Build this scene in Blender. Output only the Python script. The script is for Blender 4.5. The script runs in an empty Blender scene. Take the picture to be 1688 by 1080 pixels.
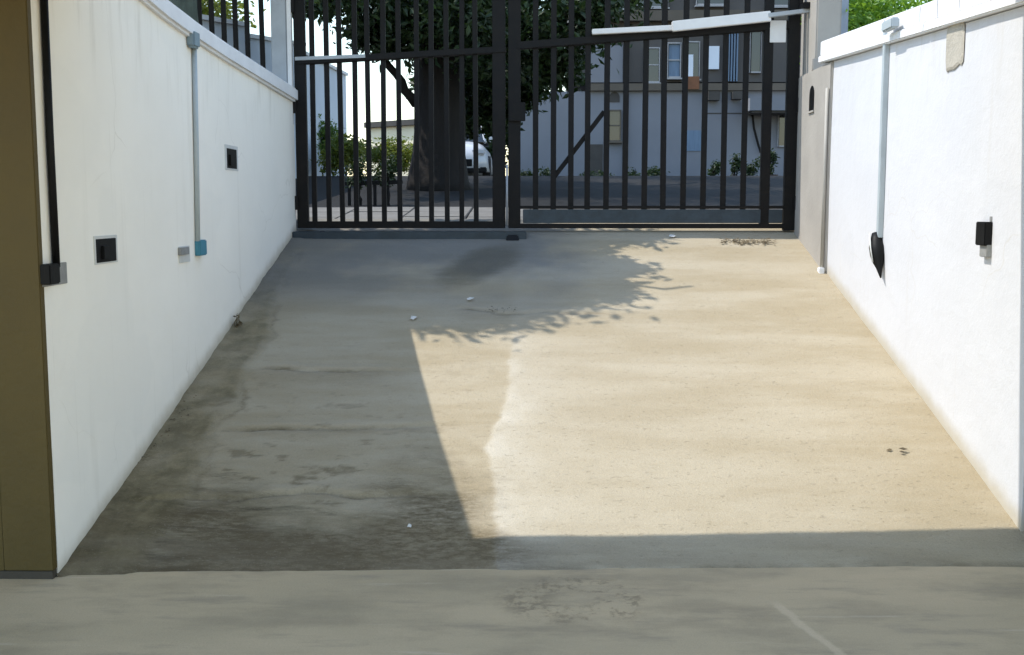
import bpy, bmesh, math, random
import numpy as np
from mathutils import Vector, Matrix
R = math.radians
rng = np.random.default_rng(7)
random.seed(7)
scene = bpy.context.scene
col = scene.collection

# ------------------------------------------------------------------ camera
F_PX, IW, IH = 1800.0, 1688.0, 1080.0
EYE, HORIZON, VPX = 1.6, 340.0, 876.0
PITCH = math.atan((IH / 2 - HORIZON) / F_PX)
YAW = math.atan((VPX - IW / 2) / F_PX * math.cos(PITCH))
cam_d = bpy.data.cameras.new('camera')
cam_d.sensor_width = 36.0
cam_d.lens = 36.0 * F_PX / IW
cam_d.clip_start, cam_d.clip_end = 0.05, 3000
cam = bpy.data.objects.new('camera', cam_d)
col.objects.link(cam)
cam.location = (0, 0, EYE)
cam.rotation_euler = (math.pi / 2 - PITCH, 0, YAW)
scene.camera = cam

# ------------------------------------------------------------------ sky, sun, exposure
SUN = Vector((-0.63, 0.06, 1.0)).normalized()           # towards the sun
world = bpy.data.worlds.new('World')
scene.world = world
world.use_nodes = True
wn = world.node_tree
sky = wn.nodes.new('ShaderNodeTexSky')
sky.sky_type = 'NISHITA'
sky.sun_disc = False
sky.sun_elevation = math.asin(SUN.z)
sky.sun_rotation = math.atan2(SUN.x, SUN.y)
sky.air_density, sky.dust_density, sky.ozone_density = 1.7, 0.35, 4.5
bg = wn.nodes['Background']
hs_ = wn.nodes.new('ShaderNodeHueSaturation'); hs_.inputs['Saturation'].default_value = 0.88
wn.links.new(sky.outputs[0], hs_.inputs['Color']); wn.links.new(hs_.outputs[0], bg.inputs[0])
bg.inputs[1].default_value = 0.15
sd = bpy.data.lights.new('sun', 'SUN')
sd.energy, sd.angle, sd.color = 2.2, R(0.5), (1.0, 0.945, 0.86)
sun = bpy.data.objects.new('sun', sd)
col.objects.link(sun)
sun.location = (-12, 5, 20)
sun.rotation_euler = (-SUN).to_track_quat('-Z', 'Y').to_euler()
vs = scene.view_settings
vs.view_transform, vs.look, vs.gamma, vs.use_curve_mapping = 'Standard', 'None', 1, False
vs.exposure = 1.22
scene.render.engine = 'CYCLES'

# ------------------------------------------------------------------ helpers
_fw = Vector((-math.sin(YAW) * math.cos(PITCH), math.cos(YAW) * math.cos(PITCH), -math.sin(PITCH)))
_rt = Vector((math.cos(YAW), math.sin(YAW), 0))
_up = _rt.cross(_fw)
CAM = Vector((0, 0, EYE))
SLOPE, RAMP0, YG = 0.2813, 4.70, 9.60                   # ramp gradient, its foot, the gate line
XL, XR = -2.06, 2.30                                    # faces of the two retaining walls

def _ray(px, py): return _fw + _rt * ((px - IW / 2) / F_PX) + _up * ((IH / 2 - py) / F_PX)
def at_y(px, py, Y):
    d = _ray(px, py); return CAM + d * (Y / d.y)
def at_x(px, py, X):
    d = _ray(px, py); return CAM + d * (X / d.x)
def ramp_z(Y): return max(0.0, SLOPE * (Y - RAMP0))
def on_ramp(px, py):
    d = _ray(px, py); t = (-SLOPE * RAMP0 - EYE) / (d.z - SLOPE * d.y); return CAM + d * t
def ground_z(Y):
    z = SLOPE * (YG - RAMP0)
    return z + 0.075 * (min(max(Y, YG), 20.0) - YG)

_mats = {}
def nodes_of(name):
    m = bpy.data.materials.new(name); m.use_nodes = True
    return m, m.node_tree.nodes, m.node_tree.links, m.node_tree.nodes['Principled BSDF']
def mat(name, c, rough=0.8, var=0.12, scale=3.0, bump=0.15, bscale=60.0, metal=0.0, spec=0.4, stretch=(1, 1, 1), c2=None, detail=6):
    """plain painted / mineral surface: two tones by noise, fine relief, uneven gloss"""
    if name in _mats: return _mats[name]
    m, n, l, p = nodes_of(name)
    tc = n.new('ShaderNodeTexCoord'); mp = n.new('ShaderNodeMapping'); mp.inputs['Scale'].default_value = stretch
    l.new(tc.outputs['Object'], mp.inputs[0])
    nz = n.new('ShaderNodeTexNoise'); nz.inputs['Scale'].default_value = scale; nz.inputs['Detail'].default_value = detail
    nz.inputs['Roughness'].default_value = 0.6
    l.new(mp.outputs[0], nz.inputs['Vector'])
    rp = n.new('ShaderNodeValToRGB'); rp.color_ramp.elements[0].position = 0.3; rp.color_ramp.elements[1].position = 0.7
    a = tuple(x * (1 - var) for x in c); b = c2 or tuple(min(1, x * (1 + var)) for x in c)
    rp.color_ramp.elements[0].color = (*a, 1); rp.color_ramp.elements[1].color = (*b, 1)
    l.new(nz.outputs['Fac'], rp.inputs[0]); l.new(rp.outputs[0], p.inputs['Base Color'])
    nb = n.new('ShaderNodeTexNoise'); nb.inputs['Scale'].default_value = bscale; nb.inputs['Detail'].default_value = 4
    l.new(tc.outputs['Object'], nb.inputs['Vector'])
    bp = n.new('ShaderNodeBump'); bp.inputs['Strength'].default_value = bump; bp.inputs['Distance'].default_value = 0.01
    l.new(nb.outputs['Fac'], bp.inputs['Height']); l.new(bp.outputs[0], p.inputs['Normal'])
    mr = n.new('ShaderNodeMapRange'); mr.inputs[3].default_value = max(0, rough - 0.08); mr.inputs[4].default_value = min(1, rough + 0.08)
    l.new(nz.outputs['Fac'], mr.inputs[0]); l.new(mr.outputs[0], p.inputs['Roughness'])
    p.inputs['Metallic'].default_value = metal; p.inputs['Specular IOR Level'].default_value = spec
    _mats[name] = m
    return m

class MB:
    """collects verts and faces; build() links them as one mesh object"""
    def __init__(s): s.v, s.f = [], []
    def add(s, v, f):
        o = len(s.v); s.v += [tuple(x) for x in v]; s.f += [tuple(i + o for i in q) for q in f]; return s
    def box(s, a, b, mtx=None):
        x0, y0, z0 = a; x1, y1, z1 = b
        v = [Vector(c) for c in ((x0, y0, z0), (x1, y0, z0), (x1, y1, z0), (x0, y1, z0), (x0, y0, z1), (x1, y0, z1), (x1, y1, z1), (x0, y1, z1))]
        if mtx: v = [mtx @ q for q in v]
        return s.add(v, ((0, 3, 2, 1), (4, 5, 6, 7), (0, 1, 5, 4), (1, 2, 6, 5), (2, 3, 7, 6), (3, 0, 4, 7)))
    def hexa(s, lo, hi):
        return s.add(list(lo) + list(hi), ((0, 3, 2, 1), (4, 5, 6, 7), (0, 1, 5, 4), (1, 2, 6, 5), (2, 3, 7, 6), (3, 0, 4, 7)))
    def bar(s, p, q, w, h, up=Vector((0, 0, 1))):
        p, q = Vector(p), Vector(q); d = (q - p).normalized()
        sx = d.cross(up).normalized(); sz = sx.cross(d)
        c = [sx * (a * w / 2) + sz * (b * h / 2) for a, b in ((-1, -1), (1, -1), (1, 1), (-1, 1))]
        return s.hexa([p + k for k in c], [q + k for k in c])
    def tube(s, pts, rad, n=10, caps=True):
        pts = [Vector(p) for p in pts]; rad = rad if hasattr(rad, '__len__') else [rad] * len(pts)
        o = len(s.v); ref = Vector((0.31, 0.17, 0.93))
        for i, p in enumerate(pts):
            d = (pts[min(i + 1, len(pts) - 1)] - pts[max(i - 1, 0)]).normalized()
            a = d.cross(ref if abs(d.dot(ref)) < .95 else Vector((1, 0, 0))).normalized(); b = d.cross(a)
            for k in range(n):
                t = 2 * math.pi * k / n; s.v.append(tuple(p + (a * math.cos(t) + b * math.sin(t)) * rad[i]))
        for i in range(len(pts) - 1):
            for k in range(n):
                s.f.append((o + i * n + k, o + i * n + (k + 1) % n, o + (i + 1) * n + (k + 1) % n, o + (i + 1) * n + k))
        if caps:
            s.f.append(tuple(o + k for k in range(n))[::-1]); s.f.append(tuple(o + (len(pts) - 1) * n + k for k in range(n)))
        return s
    def build(s, name, m, parent=None, bevel=0, smooth=False, origin=None, weld=False):
        me = bpy.data.meshes.new(name)
        o = bpy.data.objects.new(name, me); col.objects.link(o)
        v = s.v
        org = Vector(origin) if origin is not None else Vector((0, 0, 0))
        if origin is not None: v = [tuple(Vector(q) - org) for q in v]
        me.from_pydata(v, [], s.f)
        bm = bmesh.new(); bm.from_mesh(me)
        if weld:                                          # join blocks laid end to end into one skin
            bmesh.ops.remove_doubles(bm, verts=bm.verts, dist=1e-5)
            seen = {}
            for q in bm.faces: seen.setdefault(frozenset(v.index for v in q.verts), []).append(q)
            inner = [f for g in seen.values() if len(g) > 1 for f in g] + [q for q in bm.faces if q.is_valid and all(len(e.link_faces) > 2 for e in q.edges)]
            bmesh.ops.delete(bm, geom=list(set(inner)), context='FACES_ONLY')
        bmesh.ops.recalc_face_normals(bm, faces=bm.faces)
        if bevel: bmesh.ops.bevel(bm, geom=list(bm.edges), offset=bevel, segments=2, affect='EDGES', clamp_overlap=True)
        bm.to_mesh(me); bm.free()
        if smooth:
            for q in me.polygons: q.use_smooth = True
        me.materials.append(m)
        if parent is not None:
            o.parent = parent; o.location = org - parent.location
        else: o.location = org
        return o

def tag(o, label, cat, group=None):
    o['label'] = label; o['category'] = cat
    if group: o['group'] = group
    return o
def struct(o): o['kind'] = 'structure'; return o
def thing(name, loc, label, cat, group=None):
    o = bpy.data.objects.new(name, None); o.empty_display_size = 0.2; col.objects.link(o); o.location = loc
    return tag(o, label, cat, group)
def place(o, mesh_obj):                                   # share mesh data of an existing part
    c = mesh_obj.copy(); col.objects.link(c); c.parent = o; return c

def fbm(x, y, base=1.0, octaves=4, seed=0):
    """value noise on arrays, about -1..1"""
    r = np.random.default_rng(seed); G = r.random((256, 256)) * 2 - 1
    out = np.zeros_like(x); amp, tot = 1.0, 0.0
    for k in range(octaves):
        fx, fy = x * base + 31.7 * k + 100, y * base + 17.3 * k + 100
        ix, iy = np.floor(fx).astype(int), np.floor(fy).astype(int)
        u, w = fx - ix, fy - iy; u, w = u * u * (3 - 2 * u), w * w * (3 - 2 * w)
        a, b = G[ix % 256, iy % 256], G[(ix + 1) % 256, iy % 256]; c, d = G[ix % 256, (iy + 1) % 256], G[(ix + 1) % 256, (iy + 1) % 256]
        out += amp * ((a * (1 - u) + b * u) * (1 - w) + (c * (1 - u) + d * u) * w); tot += amp; amp *= 0.5; base *= 2.03
    return out / tot
def grid_mesh(name, X, Y, Z, m, parent=None, smooth=True):
    ny, nx = X.shape
    v = np.stack([X, Y, Z], -1).reshape(-1, 3)
    i = np.arange((ny - 1) * (nx - 1)); r, c = i // (nx - 1), i % (nx - 1); a = r * nx + c
    f = np.stack([a, a + 1, a + nx + 1, a + nx], -1)
    me = bpy.data.meshes.new(name); me.from_pydata(v.tolist(), [], f.tolist()); me.materials.append(m)
    if smooth: me.polygons.foreach_set('use_smooth', np.ones(len(f), bool))
    o = bpy.data.objects.new(name, me); col.objects.link(o)
    if parent is not None: o.parent = parent; o.location = -parent.location
    return o

# ------------------------------------------------------------------ materials
def math_n(n, l, op, a, b=None, c=None):
    q = n.new('ShaderNodeMath'); q.operation = op
    for i, x in enumerate((a, b, c)):
        if x is None: continue
        if isinstance(x, (int, float)): q.inputs[i].default_value = x
        else: l.new(x, q.inputs[i])
    return q.outputs[0]
def sstep(n, l, x, lo, hi, a=0.0, b=1.0):
    q = n.new('ShaderNodeMapRange'); q.interpolation_type = 'SMOOTHSTEP'
    l.new(x, q.inputs[0])
    for i, k in enumerate((lo, hi, a, b)): q.inputs[i + 1].default_value = k
    return q.outputs[0]
def noise(n, l, vec, scale, detail=5, rough=0.6, stretch=(1, 1, 1), off=(0, 0, 0)):
    mp = n.new('ShaderNodeMapping'); mp.inputs['Scale'].default_value = stretch; mp.inputs['Location'].default_value = off
    l.new(vec, mp.inputs[0]); q = n.new('ShaderNodeTexNoise'); q.inputs['Scale'].default_value = scale
    q.inputs['Detail'].default_value = detail; q.inputs['Roughness'].default_value = rough
    l.new(mp.outputs[0], q.inputs['Vector']); return q.outputs['Fac']
def mix(n, l, f, a, b, mode='MIX'):
    q = n.new('ShaderNodeMix'); q.data_type = 'RGBA'; q.blend_type = mode
    if isinstance(f, (int, float)): q.inputs[0].default_value = f
    else: l.new(f, q.inputs[0])
    for i, x in ((6, a), (7, b)):
        if isinstance(x, tuple): q.inputs[i].default_value = (*x, 1)
        else: l.new(x, q.inputs[i])
    return q.outputs[2]

def concrete_ramp():
    m, n, l, p = nodes_of('ramp_concrete')
    tc = n.new('ShaderNodeTexCoord'); P = tc.outputs['Object']
    sp = n.new('ShaderNodeSeparateXYZ'); l.new(P, sp.inputs[0]); X, Y = sp.outputs[0], sp.outputs[1]
    streak = noise(n, l, P, 1.6, 7, 0.62, (0.5, 1.9, 1))
    big = noise(n, l, P, 0.55, 4, 0.55, (1, 1, 1), (4, 2, 0))
    base = mix(n, l, sstep(n, l, streak, 0.33, 0.68), (0.336, 0.276, 0.178), (0.406, 0.348, 0.249))
    def attr(name):
        q = n.new('ShaderNodeAttribute'); q.attribute_name = name; return q.outputs['Fac']
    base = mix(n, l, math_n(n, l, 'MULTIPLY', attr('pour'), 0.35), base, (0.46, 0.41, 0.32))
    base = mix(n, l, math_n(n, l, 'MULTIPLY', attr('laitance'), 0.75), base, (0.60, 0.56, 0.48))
    # damp dirt washed down to the low left corner, and the drip line under the gate
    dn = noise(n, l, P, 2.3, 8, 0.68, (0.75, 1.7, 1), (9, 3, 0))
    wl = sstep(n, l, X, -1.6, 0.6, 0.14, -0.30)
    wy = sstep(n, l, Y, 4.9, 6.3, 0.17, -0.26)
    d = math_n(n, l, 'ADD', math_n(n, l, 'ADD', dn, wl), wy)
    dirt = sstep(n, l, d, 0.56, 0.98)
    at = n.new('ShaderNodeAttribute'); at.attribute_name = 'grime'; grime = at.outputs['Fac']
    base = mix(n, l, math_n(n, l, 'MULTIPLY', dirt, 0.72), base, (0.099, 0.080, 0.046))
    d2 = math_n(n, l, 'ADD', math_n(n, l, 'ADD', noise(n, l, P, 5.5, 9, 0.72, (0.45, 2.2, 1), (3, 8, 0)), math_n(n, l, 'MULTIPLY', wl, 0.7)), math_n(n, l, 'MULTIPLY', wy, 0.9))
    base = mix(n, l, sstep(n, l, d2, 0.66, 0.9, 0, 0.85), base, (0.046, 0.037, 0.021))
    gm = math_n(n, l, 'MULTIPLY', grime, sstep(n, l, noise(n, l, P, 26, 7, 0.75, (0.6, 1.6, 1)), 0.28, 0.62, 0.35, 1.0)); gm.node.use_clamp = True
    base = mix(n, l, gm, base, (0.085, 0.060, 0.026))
    base = mix(n, l, math_n(n, l, 'MULTIPLY', attr('moss'), 0.8), base, mix(n, l, sstep(n, l, noise(n, l, P, 7, 6, 0.7), 0.35, 0.65), (0.113, 0.091, 0.045), (0.236, 0.189, 0.105)))
    # brown mottling across the foot
    foot = math_n(n, l, 'MULTIPLY', sstep(n, l, Y, 4.72, 5.12, 1.0, 0.0), sstep(n, l, noise(n, l, P, 3.0, 6, 0.6, (0.4, 3, 1), (2, 2, 5)), 0.3, 0.65))
    base = mix(n, l, math_n(n, l, 'MULTIPLY', foot, 0.45), base, (0.171, 0.133, 0.086))
    # grey layer near the gate, its colour darkened for the tree shade
    shade_film = math_n(n, l, 'MULTIPLY', sstep(n, l, Y, 7.4, 8.6), sstep(n, l, math_n(n, l, 'ADD', big, sstep(n, l, X, -1.2, 1.3, 0.16, -0.22)), 0.42, 0.62))
    base = mix(n, l, math_n(n, l, 'MULTIPLY', shade_film, 0.72), base, (0.125, 0.128, 0.128))
    # an oily patch at the drop bolt
    vx = math_n(n, l, 'ADD', math_n(n, l, 'SUBTRACT', X, -0.30), math_n(n, l, 'MULTIPLY', math_n(n, l, 'SUBTRACT', 9.0, Y), 0.40))
    r2 = math_n(n, l, 'ADD', math_n(n, l, 'POWER', math_n(n, l, 'MULTIPLY', vx, 2.6), 2.0), math_n(n, l, 'POWER', math_n(n, l, 'MULTIPLY', math_n(n, l, 'SUBTRACT', Y, 8.75), 1.25), 2.0))
    oil = sstep(n, l, math_n(n, l, 'ADD', r2, math_n(n, l, 'MULTIPLY', dn, 0.9)), 0.55, 1.15, 1.0, 0.0)
    base = mix(n, l, math_n(n, l, 'MULTIPLY', oil, 0.6), base, (0.073, 0.063, 0.041))
    grain = noise(n, l, P, 150, 3, 0.7)
    base = mix(n, l, 1.0, base, mix(n, l, sstep(n, l, grain, 0.3, 0.7), (0.86, 0.86, 0.86), (1.0, 1.0, 1.0)), 'MULTIPLY')
    pit = sstep(n, l, noise(n, l, P, 48, 3, 0.6, (0.6, 1.3, 1)), 0.62, 0.70)
    agg = sstep(n, l, noise(n, l, P, 95, 2, 0.5, (1, 1, 1), (3, 1, 4)), 0.64, 0.70)
    base = mix(n, l, math_n(n, l, 'MULTIPLY', agg, 0.14), base, (0.46, 0.42, 0.35))
    base = mix(n, l, math_n(n, l, 'MULTIPLY', pit, 0.24), base, (0.14, 0.115, 0.075))
    l.new(base, p.inputs['Base Color'])
    p.inputs['Roughness'].default_value = 0.88; p.inputs['Specular IOR Level'].default_value = 0.25
    bp = n.new('ShaderNodeBump'); bp.inputs['Strength'].default_value = 0.6; bp.inputs['Distance'].default_value = 0.008
    l.new(math_n(n, l, 'SUBTRACT', noise(n, l, P, 70, 5, 0.7), math_n(n, l, 'MULTIPLY', pit, 0.6)), bp.inputs['Height']); l.new(bp.outputs[0], p.inputs['Normal'])
    return m

def concrete_floor():
    m, n, l, p = nodes_of('garage_concrete')
    tc = n.new('ShaderNodeTexCoord'); P = tc.outputs['Object']
    sp = n.new('ShaderNodeSeparateXYZ'); l.new(P, sp.inputs[0]); X, Y = sp.outputs[0], sp.outputs[1]
    a = noise(n, l, P, 1.1, 7, 0.62, (0.6, 1.7, 1))
    b = noise(n, l, P, 3.4, 8, 0.66, (0.5, 2.0, 1), (5, 1, 0))
    base = mix(n, l, sstep(n, l, a, 0.3, 0.7), (0.442, 0.341, 0.202), (0.548, 0.417, 0.251))
    base = mix(n, l, sstep(n, l, noise(n, l, P, 1.7, 6, 0.65, (0.8, 1.6, 1), (2, 9, 0)), 0.45, 0.7, 0, 0.5), base, (0.254, 0.199, 0.121))
    base = mix(n, l, sstep(n, l, b, 0.50, 0.72, 0, 0.65), base, (0.270, 0.217, 0.143))
    base = mix(n, l, sstep(n, l, noise(n, l, P, 5.0, 6, 0.6, (0.25, 3, 1), (7, 7, 0)), 0.62, 0.74, 0, 0.4), base, (0.712, 0.589, 0.424))
    # hacked-up ring
    r = math_n(n, l, 'SQRT', math_n(n, l, 'ADD', math_n(n, l, 'POWER', math_n(n, l, 'SUBTRACT', X, 0.18), 2.0), math_n(n, l, 'POWER', math_n(n, l, 'MULTIPLY', math_n(n, l, 'SUBTRACT', Y, 4.33), 1.15), 2.0)))
    rn = noise(n, l, P, 30, 7, 0.75)
    ring = math_n(n, l, 'MULTIPLY', sstep(n, l, math_n(n, l, 'ABSOLUTE', math_n(n, l, 'SUBTRACT', r, 0.2)), 0.03, 0.17, 1.0, 0.0), sstep(n, l, math_n(n, l, 'ADD', rn, math_n(n, l, 'MULTIPLY', math_n(n, l, 'SUBTRACT', noise(n, l, P, 5, 3), 0.5), 0.9)), 0.48, 0.66))
    base = mix(n, l, math_n(n, l, 'MULTIPLY', ring, 0.6), base, (0.171, 0.130, 0.074))
    sx_ = math_n(n, l, 'SUBTRACT', math_n(n, l, 'SUBTRACT', X, 1.02), math_n(n, l, 'MULTIPLY', math_n(n, l, 'SUBTRACT', 4.28, Y), 0.24))
    scr = math_n(n, l, 'MULTIPLY', sstep(n, l, math_n(n, l, 'ABSOLUTE', math_n(n, l, 'ADD', sx_, math_n(n, l, 'MULTIPLY', noise(n, l, P, 9, 3), 0.05))), 0.008, 0.03, 1.0, 0.0), sstep(n, l, Y, 4.24, 4.34, 1.0, 0.0))
    base = mix(n, l, math_n(n, l, 'MULTIPLY', scr, 0.55), base, (0.670, 0.523, 0.335))
    grain = noise(n, l, P, 170, 3, 0.7)
    base = mix(n, l, 1.0, base, mix(n, l, sstep(n, l, grain, 0.3, 0.7), (0.88, 0.88, 0.88), (1.0, 1.0, 1.0)), 'MULTIPLY')
    l.new(base, p.inputs['Base Color'])
    l.new(sstep(n, l, a, 0.2, 0.8, 0.5, 0.75), p.inputs['Roughness']); p.inputs['Specular IOR Level'].default_value = 0.35
    bp = n.new('ShaderNodeBump'); bp.inputs['Strength'].default_value = 0.5; bp.inputs['Distance'].default_value = 0.006
    l.new(math_n(n, l, 'SUBTRACT', noise(n, l, P, 55, 5, 0.7), math_n(n, l, 'MULTIPLY', ring, 0.8)), bp.inputs['Height']); l.new(bp.outputs[0], p.inputs['Normal'])
    return m

def white_wall(name, c, dirt=(0.45, 0.40, 0.30), zfoot=0.0):
    """painted render with rain streaks and splash dirt that follows the ramp line"""
    m, n, l, p = nodes_of(name)
    tc = n.new('ShaderNodeTexCoord'); P = tc.outputs['Object']
    sp = n.new('ShaderNodeSeparateXYZ'); l.new(P, sp.inputs[0]); Y, Z = sp.outputs[1], sp.outputs[2]
    base = mix(n, l, sstep(n, l, noise(n, l, P, 1.3, 5), 0.3, 0.7), tuple(x * 0.955 for x in c), c)
    st = noise(n, l, P, 6.0, 4, 0.5, (1, 1.6, 0.09))
    base = mix(n, l, sstep(n, l, st, 0.60, 0.80, 0, 0.14), base, dirt)
    fine = noise(n, l, P, 16.0, 2, 0.4, (1, 2.5, 0.05), (3, 0, 0))
    base = mix(n, l, sstep(n, l, fine, 0.71, 0.76, 0, 0.12), base, dirt)
    drip = math_n(n, l, 'MULTIPLY', sstep(n, l, noise(n, l, P, 9.0, 5, 0.6, (1, 1.3, 0.16), (0, 5, 1)), 0.5, 0.72), sstep(n, l, Z, 2.0, 2.62))
    base = mix(n, l, math_n(n, l, 'MULTIPLY', drip, 0.28), base, dirt)
    patch = sstep(n, l, noise(n, l, P, 1.1, 3, 0.4, (1, 0.8, 1.2), (7, 3, 3)), 0.53, 0.55, 0.0, 0.5)
    base = mix(n, l, patch, base, tuple(x * y for x, y in zip(c, (0.94, 0.945, 0.95))))
    wv = n.new('ShaderNodeTexVoronoi'); wv.feature = 'DISTANCE_TO_EDGE'; wv.inputs['Scale'].default_value = 0.9
    dm = n.new('ShaderNodeMix'); dm.data_type = 'VECTOR'; dm.inputs[0].default_value = 0.25
    nv = n.new('ShaderNodeTexNoise'); nv.inputs['Scale'].default_value = 3.0; l.new(P, nv.inputs['Vector']); l.new(P, dm.inputs[4]); l.new(nv.outputs['Color'], dm.inputs[5]); l.new(dm.outputs[1], wv.inputs['Vector'])
    hair = math_n(n, l, 'MULTIPLY', sstep(n, l, wv.outputs['Distance'], 0.0, 0.004, 1.0, 0.0), sstep(n, l, noise(n, l, P, 0.9, 2, 0.5, (1, 1, 1), (1, 2, 8)), 0.52, 0.6))
    base = mix(n, l, math_n(n, l, 'MULTIPLY', hair, 0.22), base, dirt)
    foot = math_n(n, l, 'SUBTRACT', Z, math_n(n, l, 'MULTIPLY', math_n(n, l, 'SUBTRACT', Y, RAMP0), SLOPE))
    fd = math_n(n, l, 'SUBTRACT', foot, math_n(n, l, 'MULTIPLY', noise(n, l, P, 7, 5), 0.07))
    base = mix(n, l, sstep(n, l, fd, -0.03, 0.09, 0.8, 0.0), base, dirt)
    l.new(base, p.inputs['Base Color']); p.inputs['Roughness'].default_value = 0.72; p.inputs['Specular IOR Level'].default_value = 0.3
    bp = n.new('ShaderNodeBump'); bp.inputs['Strength'].default_value = 0.22; bp.inputs['Distance'].default_value = 0.02
    l.new(math_n(n, l, 'ADD', noise(n, l, P, 9, 4), math_n(n, l, 'MULTIPLY', noise(n, l, P, 90, 3), 0.25)), bp.inputs['Height']); l.new(bp.outputs[0], p.inputs['Normal'])
    return m

def leaf_mat(name, c, c2, trans=0.35):
    m, n, l, p = nodes_of(name)
    tc = n.new('ShaderNodeTexCoord')
    base = mix(n, l, sstep(n, l, noise(n, l, tc.outputs['Object'], 2.2, 6, 0.7), 0.35, 0.65), c, c2)
    l.new(base, p.inputs['Base Color']); p.inputs['Roughness'].default_value = 0.55
    tr = n.new('ShaderNodeBsdfTranslucent'); l.new(mix(n, l, 0.5, base, (c2[0] * 1.5, c2[1] * 1.4, c2[2] * 0.6)), tr.inputs[0])
    mx = n.new('ShaderNodeMixShader'); mx.inputs[0].default_value = trans
    l.new(p.outputs[0], mx.inputs[1]); l.new(tr.outputs[0], mx.inputs[2]); l.new(mx.outputs[0], n['Material Output'].inputs[0])
    return m

M = dict(
    ramp=concrete_ramp(), floor=concrete_floor(),
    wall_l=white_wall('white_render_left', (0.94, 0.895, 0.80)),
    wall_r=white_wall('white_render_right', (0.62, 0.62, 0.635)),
    coping=mat('coping_paint', (0.74, 0.74, 0.74), 0.75, 0.07, 4, 0.15, 40),
    gutter=mat('mossy_gutter', (0.27, 0.215, 0.11), 0.92, 0.45, 3.2, 0.5, 50, detail=9, stretch=(1, 1.4, 1)),
    pier=mat('beige_render', (0.36, 0.335, 0.30), 0.85, 0.1, 2.5, 0.2, 45),
    olive=mat('olive_paint', (0.082, 0.056, 0.011), 0.62, 0.14, 2.2, 0.25, 30, detail=9),
    dark_edge=mat('dark_skirting', (0.05, 0.042, 0.03), 0.7),
    soffit=mat('slab_concrete', (0.45, 0.44, 0.41), 0.9, 0.1, 2, 0.3, 30),
    gate=mat('black_gate_paint', (0.006, 0.0062, 0.007), 0.6, 0.25, 9, 0.15, 70, spec=0.18, c2=(0.011, 0.0095, 0.0085), detail=9),
    steel=mat('grey_steel', (0.34, 0.36, 0.38), 0.5, 0.12, 5, 0.05, 60, metal=0.2),
    arm=mat('pale_arm_paint', (0.66, 0.65, 0.64), 0.45, 0.08, 5, 0.05, 60),
    track=mat('blue_steel_track', (0.035, 0.05, 0.066), 0.45, 0.25, 7, 0.1, 60, metal=0.5),
    conduit=mat('grey_conduit', (0.40, 0.45, 0.47), 0.5, 0.08, 6, 0.05, 60),
    bluebox=mat('blue_grey_box', (0.20, 0.27, 0.31), 0.5, 0.12, 9, 0.05, 60),
    teal=mat('teal_plastic', (0.055, 0.22, 0.30), 0.4, 0.1, 12, 0.03, 60),
    black=mat('black_plastic', (0.004, 0.004, 0.0042), 0.55, 0.2, 20, 0.05, 80, spec=0.2),
    plate=mat('pale_plate', (0.60, 0.60, 0.57), 0.5, 0.06, 15, 0.03, 60),
    greyplate=mat('grey_plate', (0.26, 0.26, 0.25), 0.55, 0.2, 20, 0.1, 60),
    road=mat('street_asphalt', (0.020, 0.0195, 0.0195), 0.95, 0.2, 0.8, 0.4, 40, spec=0.15),
    pave=mat('pavement_slab', (0.15, 0.14, 0.125), 0.88, 0.14, 2.0, 0.3, 50),
    pipe=mat('cream_pipe', (0.36, 0.34, 0.30), 0.6),
    soil=mat('garden_soil', (0.12, 0.095, 0.06), 0.95, 0.3, 3, 0.5, 30),
    bark=mat('bark', (0.014, 0.011, 0.009), 0.9, 0.35, 6, 0.8, 22, stretch=(3, 3, 0.7)),
    bark_g=mat('mossy_bark', (0.06, 0.075, 0.06), 0.9, 0.3, 6, 0.8, 26, stretch=(3, 3, 0.7)),
    leaf=leaf_mat('leaf_dark', (0.010, 0.024, 0.007), (0.03, 0.06, 0.014), 0.25),
    leaf_g=leaf_mat('leaf_green', (0.05, 0.11, 0.018), (0.13, 0.22, 0.04)),
    leaf_y=leaf_mat('leaf_yellow', (0.09, 0.14, 0.02), (0.24, 0.27, 0.05)),
    leaf_h=leaf_mat('leaf_hedge', (0.08, 0.19, 0.015), (0.22, 0.38, 0.05)),
    dry=mat('dry_leaf', (0.10, 0.075, 0.04), 0.9, 0.5, 9, 0.3, 40),
    paper=mat('white_paper', (0.55, 0.54, 0.51), 0.8, 0.04),
    blue_wall=mat('pale_blue_render', (0.62, 0.68, 0.76), 0.85, 0.06, 1.2, 0.15, 30),
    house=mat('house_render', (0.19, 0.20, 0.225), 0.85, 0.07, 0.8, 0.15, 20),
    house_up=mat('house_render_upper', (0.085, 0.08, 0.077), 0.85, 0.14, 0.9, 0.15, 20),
    band=mat('beige_band', (0.11, 0.094, 0.075), 0.85, 0.1, 1.5, 0.15, 20),
    cream=mat('cream_render', (0.74, 0.67, 0.50), 0.85, 0.06, 1.0, 0.15, 20),
    roofdark=mat('dark_coping', (0.06, 0.055, 0.05), 0.8, 0.2),
    glass=mat('window_glass', (0.02, 0.025, 0.03), 0.08, 0.2, 1.0, 0.0, 20, spec=0.8),
    curtain=mat('blue_curtain', (0.14, 0.20, 0.28), 0.9, 0.12, 6, 0.2, 20, stretch=(5, 1, 0.3)),
    frame=mat('white_frame', (0.33, 0.33, 0.34), 0.5, 0.04),
    brown=mat('rust_box', (0.18, 0.08, 0.04), 0.8, 0.3),
    car=mat('white_car_paint', (0.50, 0.51, 0.53), 0.25, 0.02, 2, 0.0, 20, spec=0.6),
    tyre=mat('tyre', (0.02, 0.02, 0.02), 0.85, 0.1),
    lamp=mat('lamp_glass', (0.55, 0.56, 0.58), 0.15, 0.1),
    terracotta=mat('dark_pot', (0.06, 0.045, 0.04), 0.8, 0.2),
)

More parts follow.
